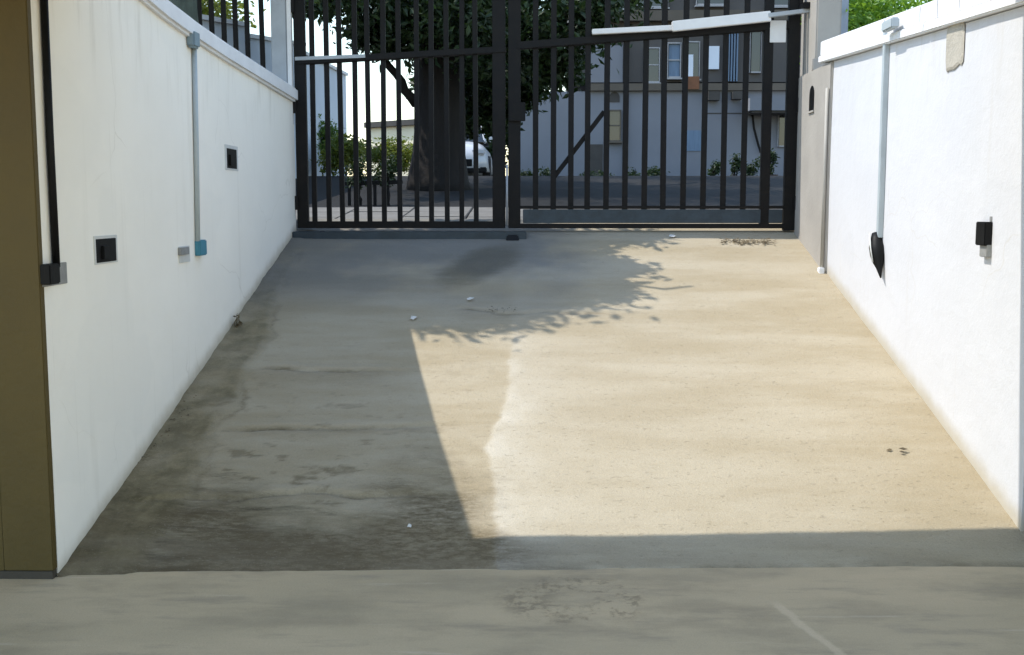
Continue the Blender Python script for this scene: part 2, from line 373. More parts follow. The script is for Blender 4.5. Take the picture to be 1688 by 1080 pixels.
# ------------------------------------------------------------------ setting: floor, ramp, ground
def lin(a, b, k): return np.linspace(a, b, k)
gx, gy = np.meshgrid(np.concatenate([lin(-9, -2.6, 18)[:-1], lin(-2.6, 2.7, 200), lin(2.7, 9, 18)[1:]]), np.concatenate([lin(-9, 2.5, 24)[:-1], lin(2.5, 4.735, 110)]))
edge = 4.69 + 0.09 * gx / 2.2 + 0.018 * fbm(gx, gx * 0, 4.0, 7, 5)
gy2 = np.where(gy > 4.0, 4.0 + (gy - 4.0) * (edge + 0.03 - 4.0) / 0.735, gy)
ring = np.exp(-((np.hypot(gx - 0.18, (gy2 - 4.33) * 1.15) - 0.18) / 0.08) ** 2)
gz = 0.0022 * fbm(gx, gy2, 3.0, 4, 2) - 0.006 * ring * np.clip(fbm(gx, gy2, 16, 3, 8) + 0.3, 0, 1)
floor = struct(grid_mesh('garage_floor', gx, gy2, gz, M['floor']))

rx, ry = np.meshgrid(lin(XL - 0.06, XR + 0.06, 300), lin(4.56, 9.98, 330))
# the foot of the ramp eases out of the floor
zz = SLOPE * (ry - RAMP0)
zz = zz - SLOPE * 0.042 * rx * np.exp(-np.maximum(ry - 4.7, 0) / 0.5)
rel = 0.005 * fbm(rx, ry, 1.6, 5, 11) + 0.0022 * fbm(rx, ry, 14, 3, 12)
rel *= np.clip((9.6 - ry) / 0.4, 0.2, 1)
grime = np.zeros_like(rx)
def crack(y0, x0, x1, amp, seed, depth, width):
    global rel, grime
    path = y0 + amp * fbm(rx, rx * 0, 1.7, 5, seed)
    w = np.clip((rx - x0) / 0.15, 0, 1) * np.clip((x1 - rx) / 0.3, 0, 1)
    rel = rel - depth * w * np.exp(-((ry - path) / width) ** 2) + 0.006 * w * np.clip(1 - np.abs(ry - path - 0.05) / 0.05, 0, 1)
    nz = np.clip(0.55 + 0.9 * fbm(rx, ry, 5, 3, seed + 40), 0, 1)
    grime = np.maximum(grime, w * nz * 0.95 * np.exp(-((ry - path) / (width * 1.15)) ** 2))
    grime = np.maximum(grime, w * 0.5 * np.clip(0.35 + fbm(rx * .7, ry * 2, 2.5, 5, seed + 60), 0, 1) * np.clip((path - ry) / 0.02, 0, 1) * np.exp(-np.abs(path - ry) / 0.16))
crack(6.02, -1.72, -0.30, 0.10, 21, 0.016, 0.016)
crack(5.27, -2.0, -0.35, 0.16, 22, 0.018, 0.015)
crack(6.80, -1.75, -0.7, 0.12, 23, 0.011, 0.016)
crack(7.75, -0.6, 0.9, 0.15, 24, 0.008, 0.016)
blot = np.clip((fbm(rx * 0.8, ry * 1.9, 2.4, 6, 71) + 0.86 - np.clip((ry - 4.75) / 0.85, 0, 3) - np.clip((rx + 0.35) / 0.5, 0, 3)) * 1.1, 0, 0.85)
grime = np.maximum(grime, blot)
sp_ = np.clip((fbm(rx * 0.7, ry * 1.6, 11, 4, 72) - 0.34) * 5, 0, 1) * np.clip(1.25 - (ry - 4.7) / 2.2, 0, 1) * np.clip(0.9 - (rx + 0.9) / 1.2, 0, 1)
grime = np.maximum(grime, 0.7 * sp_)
# mossy gutter band along the left wall, soft ragged edge
gw = 0.36 - 0.05 * (ry - 4.7) + 0.10 * fbm(ry, ry * 0, 2.2, 3, 41) + 0.07 * fbm(rx, ry, 7, 4, 44)
md = (rx - XL) - np.maximum(gw, 0.08)
moss = np.clip(0.5 - md / 0.10, 0, 1) * np.clip(0.75 + 0.8 * fbm(rx, ry, 5, 5, 45), 0.1, 1)
rel += 0.010 * np.clip(0.5 - md / 0.05, 0, 1) + 0.02 * np.clip(1 - (rx - XL) / 0.05, 0, 1) * np.clip(fbm(rx, ry, 6, 3, 43) + 0.4, 0, 1)
grime = np.maximum(grime, 0.55 * np.exp(-((md - 0.03) / 0.02) ** 2) * np.clip(0.2 + 1.4 * fbm(rx, ry, 3, 4, 46), 0, 1))
grime = np.maximum(grime, 0.8 * np.clip(1 - (rx - XL) / 0.06, 0, 1) * np.clip(0.2 + 1.5 * fbm(rx, ry, 4, 4, 47), 0, 1))
# chipped joint at the foot
grime = np.maximum(grime, 0.75 * np.clip(1 - (ry - 4.69 - 0.041 * rx) / 0.05, 0, 1) * np.clip(0.35 + 1.3 * fbm(rx, ry, 6, 4, 48), 0, 1))
# edge of the later pour
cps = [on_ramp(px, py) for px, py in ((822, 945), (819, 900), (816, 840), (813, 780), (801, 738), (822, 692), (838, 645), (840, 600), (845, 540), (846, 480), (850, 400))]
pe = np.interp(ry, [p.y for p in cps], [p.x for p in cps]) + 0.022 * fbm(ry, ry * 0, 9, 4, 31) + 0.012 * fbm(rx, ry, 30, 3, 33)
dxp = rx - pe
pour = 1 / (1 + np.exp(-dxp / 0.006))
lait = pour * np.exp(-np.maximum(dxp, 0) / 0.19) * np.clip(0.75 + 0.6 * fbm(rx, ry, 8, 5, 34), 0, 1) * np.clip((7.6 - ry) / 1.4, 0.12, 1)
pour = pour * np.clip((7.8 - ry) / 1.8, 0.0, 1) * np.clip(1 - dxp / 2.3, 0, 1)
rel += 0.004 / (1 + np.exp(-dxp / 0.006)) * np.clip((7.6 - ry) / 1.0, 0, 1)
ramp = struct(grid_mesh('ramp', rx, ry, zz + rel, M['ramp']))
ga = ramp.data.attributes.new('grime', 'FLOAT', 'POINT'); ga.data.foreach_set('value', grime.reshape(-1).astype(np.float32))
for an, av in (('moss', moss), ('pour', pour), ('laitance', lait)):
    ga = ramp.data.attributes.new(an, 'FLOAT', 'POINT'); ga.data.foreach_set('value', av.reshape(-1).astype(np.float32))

def sheet(name, x0, x1, ys, m, zoff=0.0):
    mb = MB()
    for a, b in zip(ys[:-1], ys[1:]):
        mb.add([(x0, a, ground_z(a) + zoff), (x1, a, ground_z(a) + zoff), (x1, b, ground_z(b) + zoff), (x0, b, ground_z(b) + zoff)], [(0, 1, 2, 3)])
    return struct(mb.build(name, m))
sheet('street', -400, 400, (9.95, 12, 14, 16, 18, 19, 20, 40, 900), M['road'], -0.012)
def terrace(name, x0, x1, z):                             # raised garden beds beside the ramp
    return struct(MB().box((x0, 5.35, -0.3), (x1, 9.88, z)).build(name, M['soil']))
terrace('garden_bed', -60, XL - 0.2, 2.30)
terrace('planted_bed', XR + 0.2, 60, 2.40)

# pavement flags just outside the gate
pv = struct(MB().box((-3.4, 9.97, 1.30), (2.2, 10.02, 1.372)).build('pavement', M['pave']))
flag = None
for i in range(11):
    for j in range(3):
        y0 = 10.03 + j * 0.62
        c = Vector((-3.1 + i * 0.62 + 0.3, y0 + 0.3, ground_z(y0 + 0.3) + 0.012))
        if flag is None:
            flag = MB().box((-0.302, -0.302, -0.03), (0.302, 0.302, 0.03)).build('flagstone', M['pave'], pv, bevel=0.006); o = flag
        else: o = place(pv, flag)
        o.location = c + Vector((0, 0, random.uniform(-.004, .004))); o.rotation_euler = (math.atan(0.075), 0, random.uniform(-.01, .01))

# ------------------------------------------------------------------ retaining walls with copings
def strip_cap(mb, x0, x1, rows):                          # rows of (Y, z_low, z_high)
    for (a, l0, h0), (b, l1, h1) in zip(rows[:-1], rows[1:]):
        mb.hexa([(x0, a, l0), (x1, a, l0), (x1, b, l1), (x0, b, l1)], [(x0, a, h0), (x1, a, h0), (x1, b, h1), (x0, b, h1)])
    return mb
def soft_wall(x0, x1, y0, y1, zb, ztop, seed, face):      # body whose visible face is slightly uneven
    yy, zq = np.meshgrid(lin(y0, y1, 90), lin(0, 1, 60))
    top = ztop(yy); Z = zb + zq * (top - zb)
    return yy, Z, face + 0.006 * fbm(yy, Z, 1.1, 4, seed)
def wall_body(parent, name, xf, xb, y0, y1, zb, ztop, seed, m):
    yy, Z, X = soft_wall(0, 0, y0, y1, zb, ztop, seed, xf)
    ny, nx = yy.shape; v = np.stack([X, yy, Z], -1).reshape(-1, 3).tolist(); f = []
    for r in range(ny - 1):
        for c in range(nx - 1):
            a = r * nx + c; f.append((a, a + 1, a + nx + 1, a + nx))
    o = len(v); f0 = [(r * nx, r * nx + nx - 1) for r in (0, ny - 1)]
    v += [(xb, y0, zb), (xb, y1, zb), (xb, y1, float(ztop(np.array(y1)))), (xb, y0, float(ztop(np.array(y0))))]
    f.append((o, o + 1, o + 2, o + 3))
    f.append(tuple(r * nx for r in range(ny)) + (o + 3, o))
    f.append(tuple(r * nx + nx - 1 for r in range(ny)) + (o + 2, o + 1))
    f.append(tuple((ny - 1) * nx + c for c in range(nx)) + (o + 2, o + 3))
    f.append(tuple(range(nx)) + (o + 1, o))
    me = MB(); me.v = [tuple(q) for q in v]; me.f = f
    ob = me.build(name, m, parent); 
    return ob
lw = thing('retaining_wall', (XL, 7.0, 0), 'long white rendered wall left of the ramp carrying the black conduit', 'wall')
ltop = lambda y: np.interp(y, (4.5, 5.0, 5.6, 6.2, 6.8, 7.4, 9.7), (2.945, 2.885, 2.815, 2.752, 2.712, 2.684, 2.607))
wall_body(lw, 'wall_body', XL, XL - 0.2, 4.575, 9.58, -0.05, lambda y: ltop(y) - 0.12, 51, M['wall_l'])
strip_cap(MB(), XL - 0.22, XL + 0.04, [(y, ltop(y) - 0.118, ltop(y)) for y in (4.6, 5.0, 5.6, 6.2, 6.8, 7.4, 9.585)]).build('coping', M['coping'], lw, weld=True, bevel=0.018)

rw = thing('retaining_wall', (XR, 7.0, 0), 'bright sunlit white wall right of the ramp with stepped coping and grey conduit', 'wall')
rtop = lambda y: 2.765 + 0.052 * (y - 6.45)
wall_body(rw, 'wall_body', XR, XR + 0.2, 5.03, 8.53, 0.02, lambda y: rtop(y) - 0.175, 52, M['wall_r'])
segs = [5.05, 6.02, 6.34, 6.62, 7.28, 8.86]
cap0 = None
for a, b in zip(segs[:-1], segs[1:]):                     # coping stones laid end to end
    strip_cap(MB(), XR - 0.02, XR + 0.24, [(y, rtop(y) - 0.11, rtop(y)) for y in (a + 0.003, b - 0.003)]).build('coping_stone', M['coping'], rw, bevel=0.006)
strip_cap(MB(), XR - 0.04, XR + 0.1, [(y, rtop(y) - 0.17, rtop(y) - 0.113) for y in (5.05, 6.5, 8.84)]).build('coping_lip', M['coping'], rw, bevel=0.008)
# mortar smear below the coping
sm = MB(); k = 24
ys, zs = [], []
for i in range(k):
    t = 2 * math.pi * i / k; c_, s_ = math.cos(t), math.sin(t)
    ys.append(6.1 + 0.13 * math.copysign(abs(c_) ** .35, c_)); zs.append(2.475 + 0.115 * math.copysign(abs(s_) ** .45, s_) - (0.03 * random.random() if s_ < 0 else 0))
sm.add([(XR - 0.004, a, b) for a, b in zip(ys, zs)] + [(XR - 0.0095, 6.1 + (a - 6.1) * .88, 2.475 + (b - 2.475) * .88) for a, b in zip(ys, zs)], [tuple(range(k, 2 * k))] + [(i, (i + 1) % k, k + (i + 1) % k, k + i) for i in range(k)])
sm.build('mortar_smear', mat('mortar', (0.42, 0.39, 0.33), 0.9, 0.12, 12, 0.5, 60), rw)

# beige pier and pillar at the right gate post
gp = thing('gate_pillar', (XR, 9.2, 1.0), 'beige rendered gate pillar with small arched dark niche beside the gate', 'pillar')
pm = MB()
pm.box((XR - 0.018, 8.535, 0.9), (XR + 0.3, 9.56, 2.70)); pm.build('pier', M['pier'], gp, bevel=0.012)
MB().box((XR + 0.03, 9.2, 2.703), (XR + 0.235, 9.72, 3.75)).build('pillar_shaft', M['pier'], gp, bevel=0.012)
MB().box((XR - 0.005, 9.15, 2.702), (XR + 0.25, 9.198, 2.80)).build('ledge', M['pier'], gp, bevel=0.006)
nk = MB(); c = at_x(1338, 163, XR - 0.02); n0 = 9
pts = [(c.y - 0.075, c.z - 0.095), (c.y + 0.075, c.z - 0.095)] + [(c.y + 0.075 * math.cos(t), c.z + 0.03 + 0.075 * math.sin(t)) for t in np.linspace(0, math.pi, n0)]
q = len(pts)
nk.add([(XR - 0.0215, a, b) for a, b in pts] + [(XR - 0.012, a, b) for a, b in pts], [tuple(range(q))] + [(i, (i + 1) % q, q + (i + 1) % q, q + i) for i in range(q)])
nk.build('niche', M['black'], gp)
MB().box((XR - 0.03, c.y - 0.085, c.z - 0.112), (XR - 0.019, c.y + 0.085, c.z - 0.097)).build('niche_sill', M['pier'], gp)
MB().tube([(XR - 0.035, 8.56, ramp_z(8.56) + 0.02), (XR - 0.035, 8.56, 2.50)], 0.013, 10).build('drain_pipe', M['pipe'], gp, smooth=True)
MB().box((XR - 0.06, 8.53, ramp_z(8.53) - 0.01), (XR - 0.019, 8.60, ramp_z(8.56) + 0.04)).build('pipe_shoe', M['coping'], gp, bevel=0.006)

# garage: pillars and slab over the entrance
lp = thing('garage_pillar', (-2.5, 4.4, 0), 'olive brown painted garage wall end at the far left', 'pillar')
MB().box((-4.6, 4.535, 0.035), (XL - 0.215, 5.3, 2.82)).build('pillar_body', M['olive'], lp)
MB().box((XL - 0.214, 4.532, 0.035), (XL + 0.002, 4.572, 2.82)).build('pillar_facing', M['olive'], lp, bevel=0.004)
MB().box((-4.59, 4.528, -0.01), (XL - 0.002, 4.57, 0.034)).build('skirting', M['dark_edge'], lp)
rp_ = thing('garage_pillar', (2.6, 4.9, 0), 'grey garage pillar edge at the foot of the bright right wall', 'pillar')
MB().box((XR + 0.012, 4.72, 0.03), (4.8, 5.025, 2.82)).build('pillar_body', mat('grey_brown_paint', (0.22, 0.20, 0.17), 0.6, 0.08), rp_, bevel=0.008)
MB().box((XR + 0.016, 4.725, -0.01), (4.79, 5.02, 0.029)).build('skirting', M['dark_edge'], rp_)
sl = thing('ceiling_slab', (0, 0, 2.85), 'concrete slab spanning overhead across the garage entrance', 'slab')
e0 = lambda x: 5.095 + 0.05 * (x + 2.0)
MB().hexa([(-8, 3.0, 2.84), (8, 3.0, 2.84), (8, e0(8), 2.84), (-8, e0(-8), 2.84)], [(-8, 3.0, 3.1), (8, 3.0, 3.1), (8, e0(8), 3.1), (-8, e0(-8), 3.1)]).build('slab_deck', M['soffit'], sl)  # unseen slab, kept short at the back so more light reaches floor and wall

# ------------------------------------------------------------------ the gate
GZ = SLOPE * (YG - RAMP0)                                 # 1.378
GT = 3.85
def px_x(px): return at_y(px, 300, YG).x
bar_w = {}
def bar_mesh(parent, x, w, d, z0, z1, lean=0.0):
    key = (w, d, z0, z1)
    if key not in bar_w:
        o = MB().box((-w / 2, -d / 2, 0), (w / 2, d / 2, z1 - z0)).build('bar', M['gate'], parent, bevel=0.003); bar_w[key] = o
    else: o = place(parent, bar_w[key])
    o.location = Vector((x, YG, z0)) - parent.location; o.rotation_euler = (0, lean, random.uniform(-.05, .05)); return o
def rail_pt(px, py, dy=0.0): p = at_y(px, py, YG + dy); return p

gl = thing('gate_leaf', (px_x(670), YG, GZ), 'left leaf of the black metal gate with closely spaced bars', 'gate', 'driveway gate leaves')
z0, zt = GZ + 0.03, GT
for px in (518, 542, 564, 587, 609, 633, 659, 687, 711, 737, 761, 785): bar_mesh(gl, px_x(px), 0.042, 0.03, z0 + 0.05, zt, random.uniform(-.006, .006))
def boxpart(parent, name, a, b, m=None, bevel=0.004): return MB().box(a, b).build(name, m or M['gate'], parent, bevel=bevel)
boxpart(gl, 'hinge_stile', (px_x(490), YG - .032, z0), (px_x(508), YG + .03, zt))
boxpart(gl, 'meeting_stile', (px_x(812), YG - .032, z0), (px_x(833), YG + .03, zt))
boxpart(gl, 'bottom_rail', (px_x(490), YG - .036, z0), (px_x(833), YG + .034, z0 + 0.06))
boxpart(gl, 'top_rail', (px_x(490), YG - .036, zt - 0.05), (px_x(833), YG + .034, zt + 0.02))
a, b = at_y(490, 102, YG), at_y(834, 82, YG)
MB().bar(a, b, 0.085, 0.052).build('middle_rail', M['gate'], gl, bevel=0.004)
a, b = at_y(486, 97, YG - .05), at_y(602, 92.5, YG - .05)
MB().bar(a, b, 0.012, 0.03).build('rail_flashing', M['steel'], gl, bevel=0.002)

gr = thing('gate_leaf', (px_x(1080), YG, GZ), 'right leaf of the black metal gate with kick panel and diagonal brace', 'gate', 'driveway gate leaves')
for px in (883, 912, 941, 968, 999, 1030, 1062, 1093, 1126, 1159, 1192, 1225): bar_mesh(gr, px_x(px), 0.048, 0.03, z0 + 0.05, zt, random.uniform(-.004, .004))
boxpart(gr, 'meeting_stile', (px_x(838), YG - .034, z0), (px_x(858), YG + .03, zt))
boxpart(gr, 'stile', (px_x(1253), YG - .033, z0), (px_x(1268), YG + .028, zt))
boxpart(gr, 'hinge_stile', (px_x(1292), YG - .034, z0 - 0.02), (px_x(1311), YG + .03, zt))
boxpart(gr, 'bottom_rail', (px_x(852), YG - .036, z0), (px_x(1300), YG + .034, z0 + 0.04))
boxpart(gr, 'top_rail', (px_x(852), YG - .036, zt - 0.05), (px_x(1300), YG + .034, zt + 0.02))
boxpart(gr, 'kick_panel', (px_x(862), YG - .030, z0 + .045), (px_x(1290), YG - .018, z0 + 0.165), M['track'])
boxpart(gr, 'panel_rail', (px_x(856), YG - .034, z0 + .168), (px_x(1294), YG + .02, z0 + 0.195))
a, b = at_y(852, 76, YG), at_y(1300, 42, YG)
MB().bar(a, b, 0.08, 0.062).build('middle_rail', M['gate'], gr, bevel=0.004)
a, b = at_y(912, 294, YG + .03), at_y(996, 184, YG + .03)
MB().bar(a, b, 0.02, 0.04).build('brace', M['gate'], gr, bevel=0.003)
boxpart(gr, 'lock_plate', tuple(at_y(1269, 70, YG - .05)), tuple(at_y(1296, 34, YG - .04)), M['arm'], .002)

for leaf, px, sgn in ((gl, 489, 1), (gr, 1311, -1)):
    for zz_ in (z0 + .22, z0 + 1.05, z0 + 1.9):
        MB().tube([(px_x(px) + sgn * .004, YG - .05, zz_ - .06), (px_x(px) + sgn * .004, YG - .05, zz_ + .06)], .017, 10).build('hinge', M['gate'], leaf, smooth=False)
boxpart(gr, 'lock_case', (px_x(839), YG - .06, z0 + .92), (px_x(866), YG - .036, z0 + 1.08), M['gate'], .004)
MB().tube([(px_x(836), YG - .05, z0 + .02), (px_x(836), YG - .05, z0 + .55)], .009, 8).build('drop_bolt', M['steel'], gl, smooth=True)
oa = thing('gate_opener_arm', (px_x(1260), YG - 0.1, GZ + 1.5), 'pale grey jointed opener arm across the top of the right gate leaf', 'gate opener')
a, b = at_y(976, 53, YG - .075), at_y(1112, 46, YG - .075)
MB().bar(a, b, 0.05, 0.044).build('inner_link', M['arm'], oa, bevel=0.004)
a, b = at_y(1108, 44, YG - .11), at_y(1270, 27, YG - .11)
MB().bar(a, b, 0.05, 0.085).build('outer_link', M['arm'], oa, bevel=0.005)
a, b = at_y(1266, 26, YG - .12), at_y(1362, 14, YG - .12)
MB().bar(a, b, 0.05, 0.035).build('pivot_bar', M['steel'], oa, bevel=0.003)
a = at_y(1340, 11, YG - .13); MB().box((a.x - .09, a.y - .05, a.z - .02), (a.x + .09, a.y + .04, a.z + .03)).build('wall_bracket', M['black'], oa, bevel=0.004)

# steel posts beside the gate
po = thing('gate_post', (px_x(468), YG, 2.4), 'grey steel post on the left wall beside the gate', 'post')
boxpart(po, 'post_body', (px_x(455), YG - .06, 2.3), (px_x(480), YG + .08, 3.9), M['steel'], .006)
boxpart(po, 'hinge_strip', (px_x(481), YG - .07, 2.3), (px_x(488), YG - .01, 3.88), M['arm'], .003)
po2 = thing('gate_post', (px_x(1382), 9.75, 2.4), 'blue grey steel post behind the right wall beside the hedge', 'post')
boxpart(po2, 'post_body', (at_y(1371, 30, 9.95).x, 9.9, 2.4), (at_y(1396, 30, 9.95).x, 10.03, 3.9), mat('blue_grey_steel', (0.36, 0.41, 0.50), 0.5, 0.1, 5, 0.05, 60), .006)

# front fence on the garden side, same line as the gate
ff = thing('front_fence', (px_x(400), YG, 2.3), 'black bar fence seen above the left wall', 'fence')
fb = None
for px in (334, 355, 375, 393, 413, 437):
    w = 0.06 if px == 334 else 0.04
    o = MB().box((-w / 2, -.015, 0), (w / 2, .015, 1.55)).build('bar', M['gate'], ff, bevel=.003)
    o.location = Vector((px_x(px), YG + .05, 2.3)) - ff.location; o.rotation_euler = (0, random.uniform(-.01, .01), 0)
boxpart(ff, 'top_rail', (px_x(325), YG + .02, 3.83), (px_x(456), YG + .08, 3.88))
boxpart(ff, 'bottom_rail', (px_x(325), YG + .02, 2.33), (px_x(456), YG + .08, 2.38))

# threshold strip under the gate, gate stop and hinge block
tr = MB().box((px_x(488), YG - .21, GZ - .10), (px_x(868), YG - .04, GZ + .004)).build('gate_track', M['track'], bevel=.006)
tag(tr, 'bluish steel threshold strip under the left gate leaf', 'threshold')
def blockthing(name, px, py, sx, sy, sz, m, label, cat):
    p = on_ramp(px, py); z = ramp_z(p.y) + .006
    o = MB().hexa([(p.x - sx, p.y - sy, z - .03), (p.x + sx, p.y - sy, z - .03), (p.x + sx, p.y + sy, z - .03), (p.x - sx, p.y + sy, z - .03)],
                  [(p.x - sx * .8, p.y - sy * .6, z + sz), (p.x + sx * .8, p.y - sy * .6, z + sz), (p.x + sx * .7, p.y + sy * .7, z + sz), (p.x - sx * .7, p.y + sy * .7, z + sz)]).build(name, m, bevel=.008, origin=(p.x, p.y, z))
    return tag(o, label, cat)
blockthing('gate_stop', 845, 394, .06, .05, .03, M['black'], 'small black gate stop on the ramp below the meeting stiles', 'gate stop')
blockthing('hinge_block', 532, 389, .035, .04, .035, M['black'], 'small black block on the ramp near the left gate hinge', 'block')

# ------------------------------------------------------------------ electrics on the walls
def wall_part(parent, name, X, dx, px0, py0, px1, py1, m, bevel=.003, gap=0.0):
    """box standing dx off a wall face at X, its front seen between two pixels"""
    s = 1 if X < 0 else -1
    xf = X + s * (dx + gap)
    a, b = at_x(px0, py1, xf), at_x(px1, py0, xf)
    y0, y1 = sorted((a.y, b.y)); za, zb = sorted((a.z, b.z))
    x0, x1 = sorted((X + s * gap, xf))
    return MB().box((x0, y0, za), (x1, y1, zb)).build(name, m, parent, bevel=bevel)
Xl, Xr = XL - 0.004, XR + 0.004
t = thing('conduit', (XL, 4.66, 1.3), 'black conduit dropping to a black switch box at the left edge', 'conduit')
MB().tube([(Xl + .02, 4.665, 1.34), (Xl + .02, 4.66, 1.9), (Xl + .02, 4.665, 2.5)], .0165, 10).build('pipe', M['black'], t, smooth=True)
wall_part(t, 'switch_box', Xl, .045, 84, 434, 99, 470, M['black'], .005, gap=.008)
wall_part(t, 'back_plate', Xl, .0075, 70, 432, 110, 474, M['greyplate'], .002)
t = thing('conduit', (XL, 6.77, 1.4), 'slim grey conduit ending in a teal box on the left wall', 'conduit')
c0, c1 = at_x(320, 70, Xl + .02), at_x(326, 398, Xl + .02)
MB().tube([c1, (c0 + c1) / 2 + Vector((0, .006, 0)), c0], .0155, 10).build('pipe', M['conduit'], t, smooth=True)
wall_part(t, 'junction_box', Xl, .055, 321, 53, 330, 77, M['bluebox'], .012)
wall_part(t, 'teal_box', Xl, .04, 331, 395, 341, 422, M['teal'], .006)
def open_box(label, Xw, px0, py0, px1, py1, cat='socket'):
    p = at_x((px0 + px1) / 2, (py0 + py1) / 2, Xw)
    t = thing('socket_box', p, label, cat, 'open socket boxes in the left wall')
    wall_part(t, 'frame', Xw, .008, px0 - 3, py0 - 5, px1 + 2, py1 + 3, M['plate'], .002)
    wall_part(t, 'recess', Xw, .010, px0, py0, px1, py1, M['black'], .002)
    wall_part(t, 'terminal', Xw, .022, px0 + (px1 - px0) * .4, py0 + (py1 - py0) * .3, px0 + (px1 - px0) * .75, py0 + (py1 - py0) * .85, M['black'], .003, gap=.003)
open_box('black open socket box with pale frame near the black conduit', Xl, 160, 392, 191, 434)
open_box('small black socket box with pale frame nearest the gate', Xl, 375, 247, 390, 277)
t = thing('switch_plate', at_x(305, 420, Xl), 'small grey switch plate beside the teal box', 'switch')
wall_part(t, 'plate', Xl, .012, 297, 405, 313, 434, M['plate'], .002)
wall_part(t, 'rocker', Xl, .020, 299, 407, 312, 421, M['greyplate'], .002, gap=.004)

t = thing('conduit', (XR, 7.3, 1.4), 'flat grey conduit down the sunlit right wall ending in black tape', 'conduit')
c0, c1 = at_x(1462, 50, Xr - .018), at_x(1450, 392, Xr - .018)
MB().bar(c1, c0, .034, .05, Vector((0, 1, 0))).build('trunking', M['conduit'], t, bevel=.004)
wall_part(t, 'junction_box', XR - .045, .05, 1452, 28, 1470, 54, M['conduit'], .008)
prof = [(385, 10), (395, 15), (408, 21), (420, 20), (432, 15), (441, 9), (450, 5), (458, 2)]
pts = [at_x(1447 + (i - 3) * 1.2, y, Xr - .035) for i, (y, w) in enumerate(prof)]
tb = MB(); tb.tube(pts, [w / 2 * p.y / F_PX * 1.25 for (y, w), p in zip(prof, pts)], 12)
tape = tb.build('tape_wrap', M['black'], t, smooth=True)
MB().tube([pts[0] + Vector((-.045, -.02, 0)), pts[2] + Vector((-.052, -.03, 0)), pts[4] + Vector((-.045, -.02, 0))], .005, 6).build('cable_loop', M['plate'], t, smooth=True)
t = thing('socket_box', at_x(1621, 390, XR), 'black socket box with grey outlet below on the right wall', 'socket')
wall_part(t, 'box', Xr, .045, 1607, 366, 1624, 404, M['black'], .004)
wall_part(t, 'outlet', Xr, .03, 1614, 404, 1627, 423, M['greyplate'], .003, gap=.002)
wall_part(t, 'cable_tip', Xr, .01, 1631, 357, 1635, 365, M['greyplate'], .001)

# ------------------------------------------------------------------ foliage
def leaves(name, pts, size, m, parent, droop=0.3, aspect=0.45, seed=1):
    """one mesh of folded leaf blades at the given points"""
    r = np.random.default_rng(seed); pts = np.asarray(pts); k = len(pts)
    th = r.uniform(0, 2 * np.pi, k); ph = r.normal(-droop, 0.5, k)
    d = np.stack([np.cos(th) * np.cos(ph), np.sin(th) * np.cos(ph), np.sin(ph)], 1)
    u = np.cross(d, r.normal(size=(k, 3))); u /= np.linalg.norm(u, axis=1)[:, None]
    nrm = np.cross(d, u); L = size * r.uniform(0.6, 1.3, k)[:, None]; W = L * aspect
    mid = pts + d * L * 0.5
    v = np.stack([pts, mid + u * W / 2 + nrm * W * .18, pts + d * L, mid - u * W / 2 + nrm * W * .18], 1).reshape(-1, 3)
    i = np.arange(k)[:, None] * 4
    f = np.concatenate([i + np.array([[0, 1, 2]]), i + np.array([[0, 2, 3]])], 0)
    me = bpy.data.meshes.new(name); me.from_pydata((v - np.array(parent.location)).tolist() if parent else v.tolist(), [], f.tolist()); me.materials.append(m)
    o = bpy.data.objects.new(name, me); col.objects.link(o); o.parent = parent
    return o
def clump_pts(centres, per, seed=1, shell=0.55):
    """points in ellipsoidal clumps, mostly near the surface, in twigs"""
    r = np.random.default_rng(seed); out = []
    for c in centres:
        cx, cy, cz, sx, sy, sz = c[:6]; k = int(per * (c[6] if len(c) > 6 else 1))
        nt = max(4, k // 9)
        q = r.normal(size=(nt, 3)); q /= np.linalg.norm(q, axis=1)[:, None]
        q *= (shell + (1 - shell) * r.random(nt) ** 0.7)[:, None] * r.uniform(.75, 1.12, nt)[:, None]
        tw = q * np.array([sx, sy, sz]) + np.array([cx, cy, cz])
        p = np.repeat(tw, 9, 0) + r.normal(size=(nt * 9, 3)) * np.array([.11, .11, .08]) * min(1.5, max(sx, sy) * 1.6 + .25)
        out.append(p)
    return np.concatenate(out)
def limb(mb, p, q, r0, r1, n=7, wob=0.06, seed=0, k=6):
    r = random.Random(seed); p, q = Vector(p), Vector(q); L = (q - p).length
    pts = [p + (q - p) * (i / k) + Vector((r.gauss(0, 1), r.gauss(0, 1), r.gauss(0, .5))) * (wob * L * math.sin(math.pi * i / k)) for i in range(k + 1)]
    mb.tube(pts, [r0 + (r1 - r0) * (i / k) for i in range(k + 1)], n); return pts

# tree in the bed left of the ramp: its crown shades the upper ramp
gt = thing('garden_tree', (-2.78, 8.55, 2.3), 'dark trunked tree rising behind the left wall near the fence', 'tree')
mb = MB(); base = Vector((-2.78, 8.55, 2.28))
tk = limb(mb, base, (-2.66, 8.6, 4.3), .125, .085, 10, .02, 3)
for s, (q, r0) in enumerate((((-1.3, 8.5, 5.0), .05), ((-3.6, 8.2, 5.4), .05), ((-2.2, 9.3, 5.2), .05), ((-1.9, 8.0, 4.9), .045), ((-3.0, 9.4, 5.6), .04), ((-2.5, 8.6, 5.9), .05))):
    limb(mb, tk[-2 if s % 2 else -1], q, r0, .014, 6, .07, 30 + s)
mb.build('trunk', M['bark_g'], gt, smooth=True)
GC = [(-2.9, 8.6, 5.3, .8, .85, .6), (-3.4, 8.3, 5.0, .7, .6, .5), (-3.3, 9.2, 5.0, .7, .6, .5), (-2.8, 9.7, 5.1, .6, .5, .5), (-3.0, 8.0, 4.9, .5, .4, .4)]
rr_ = random.Random(4)
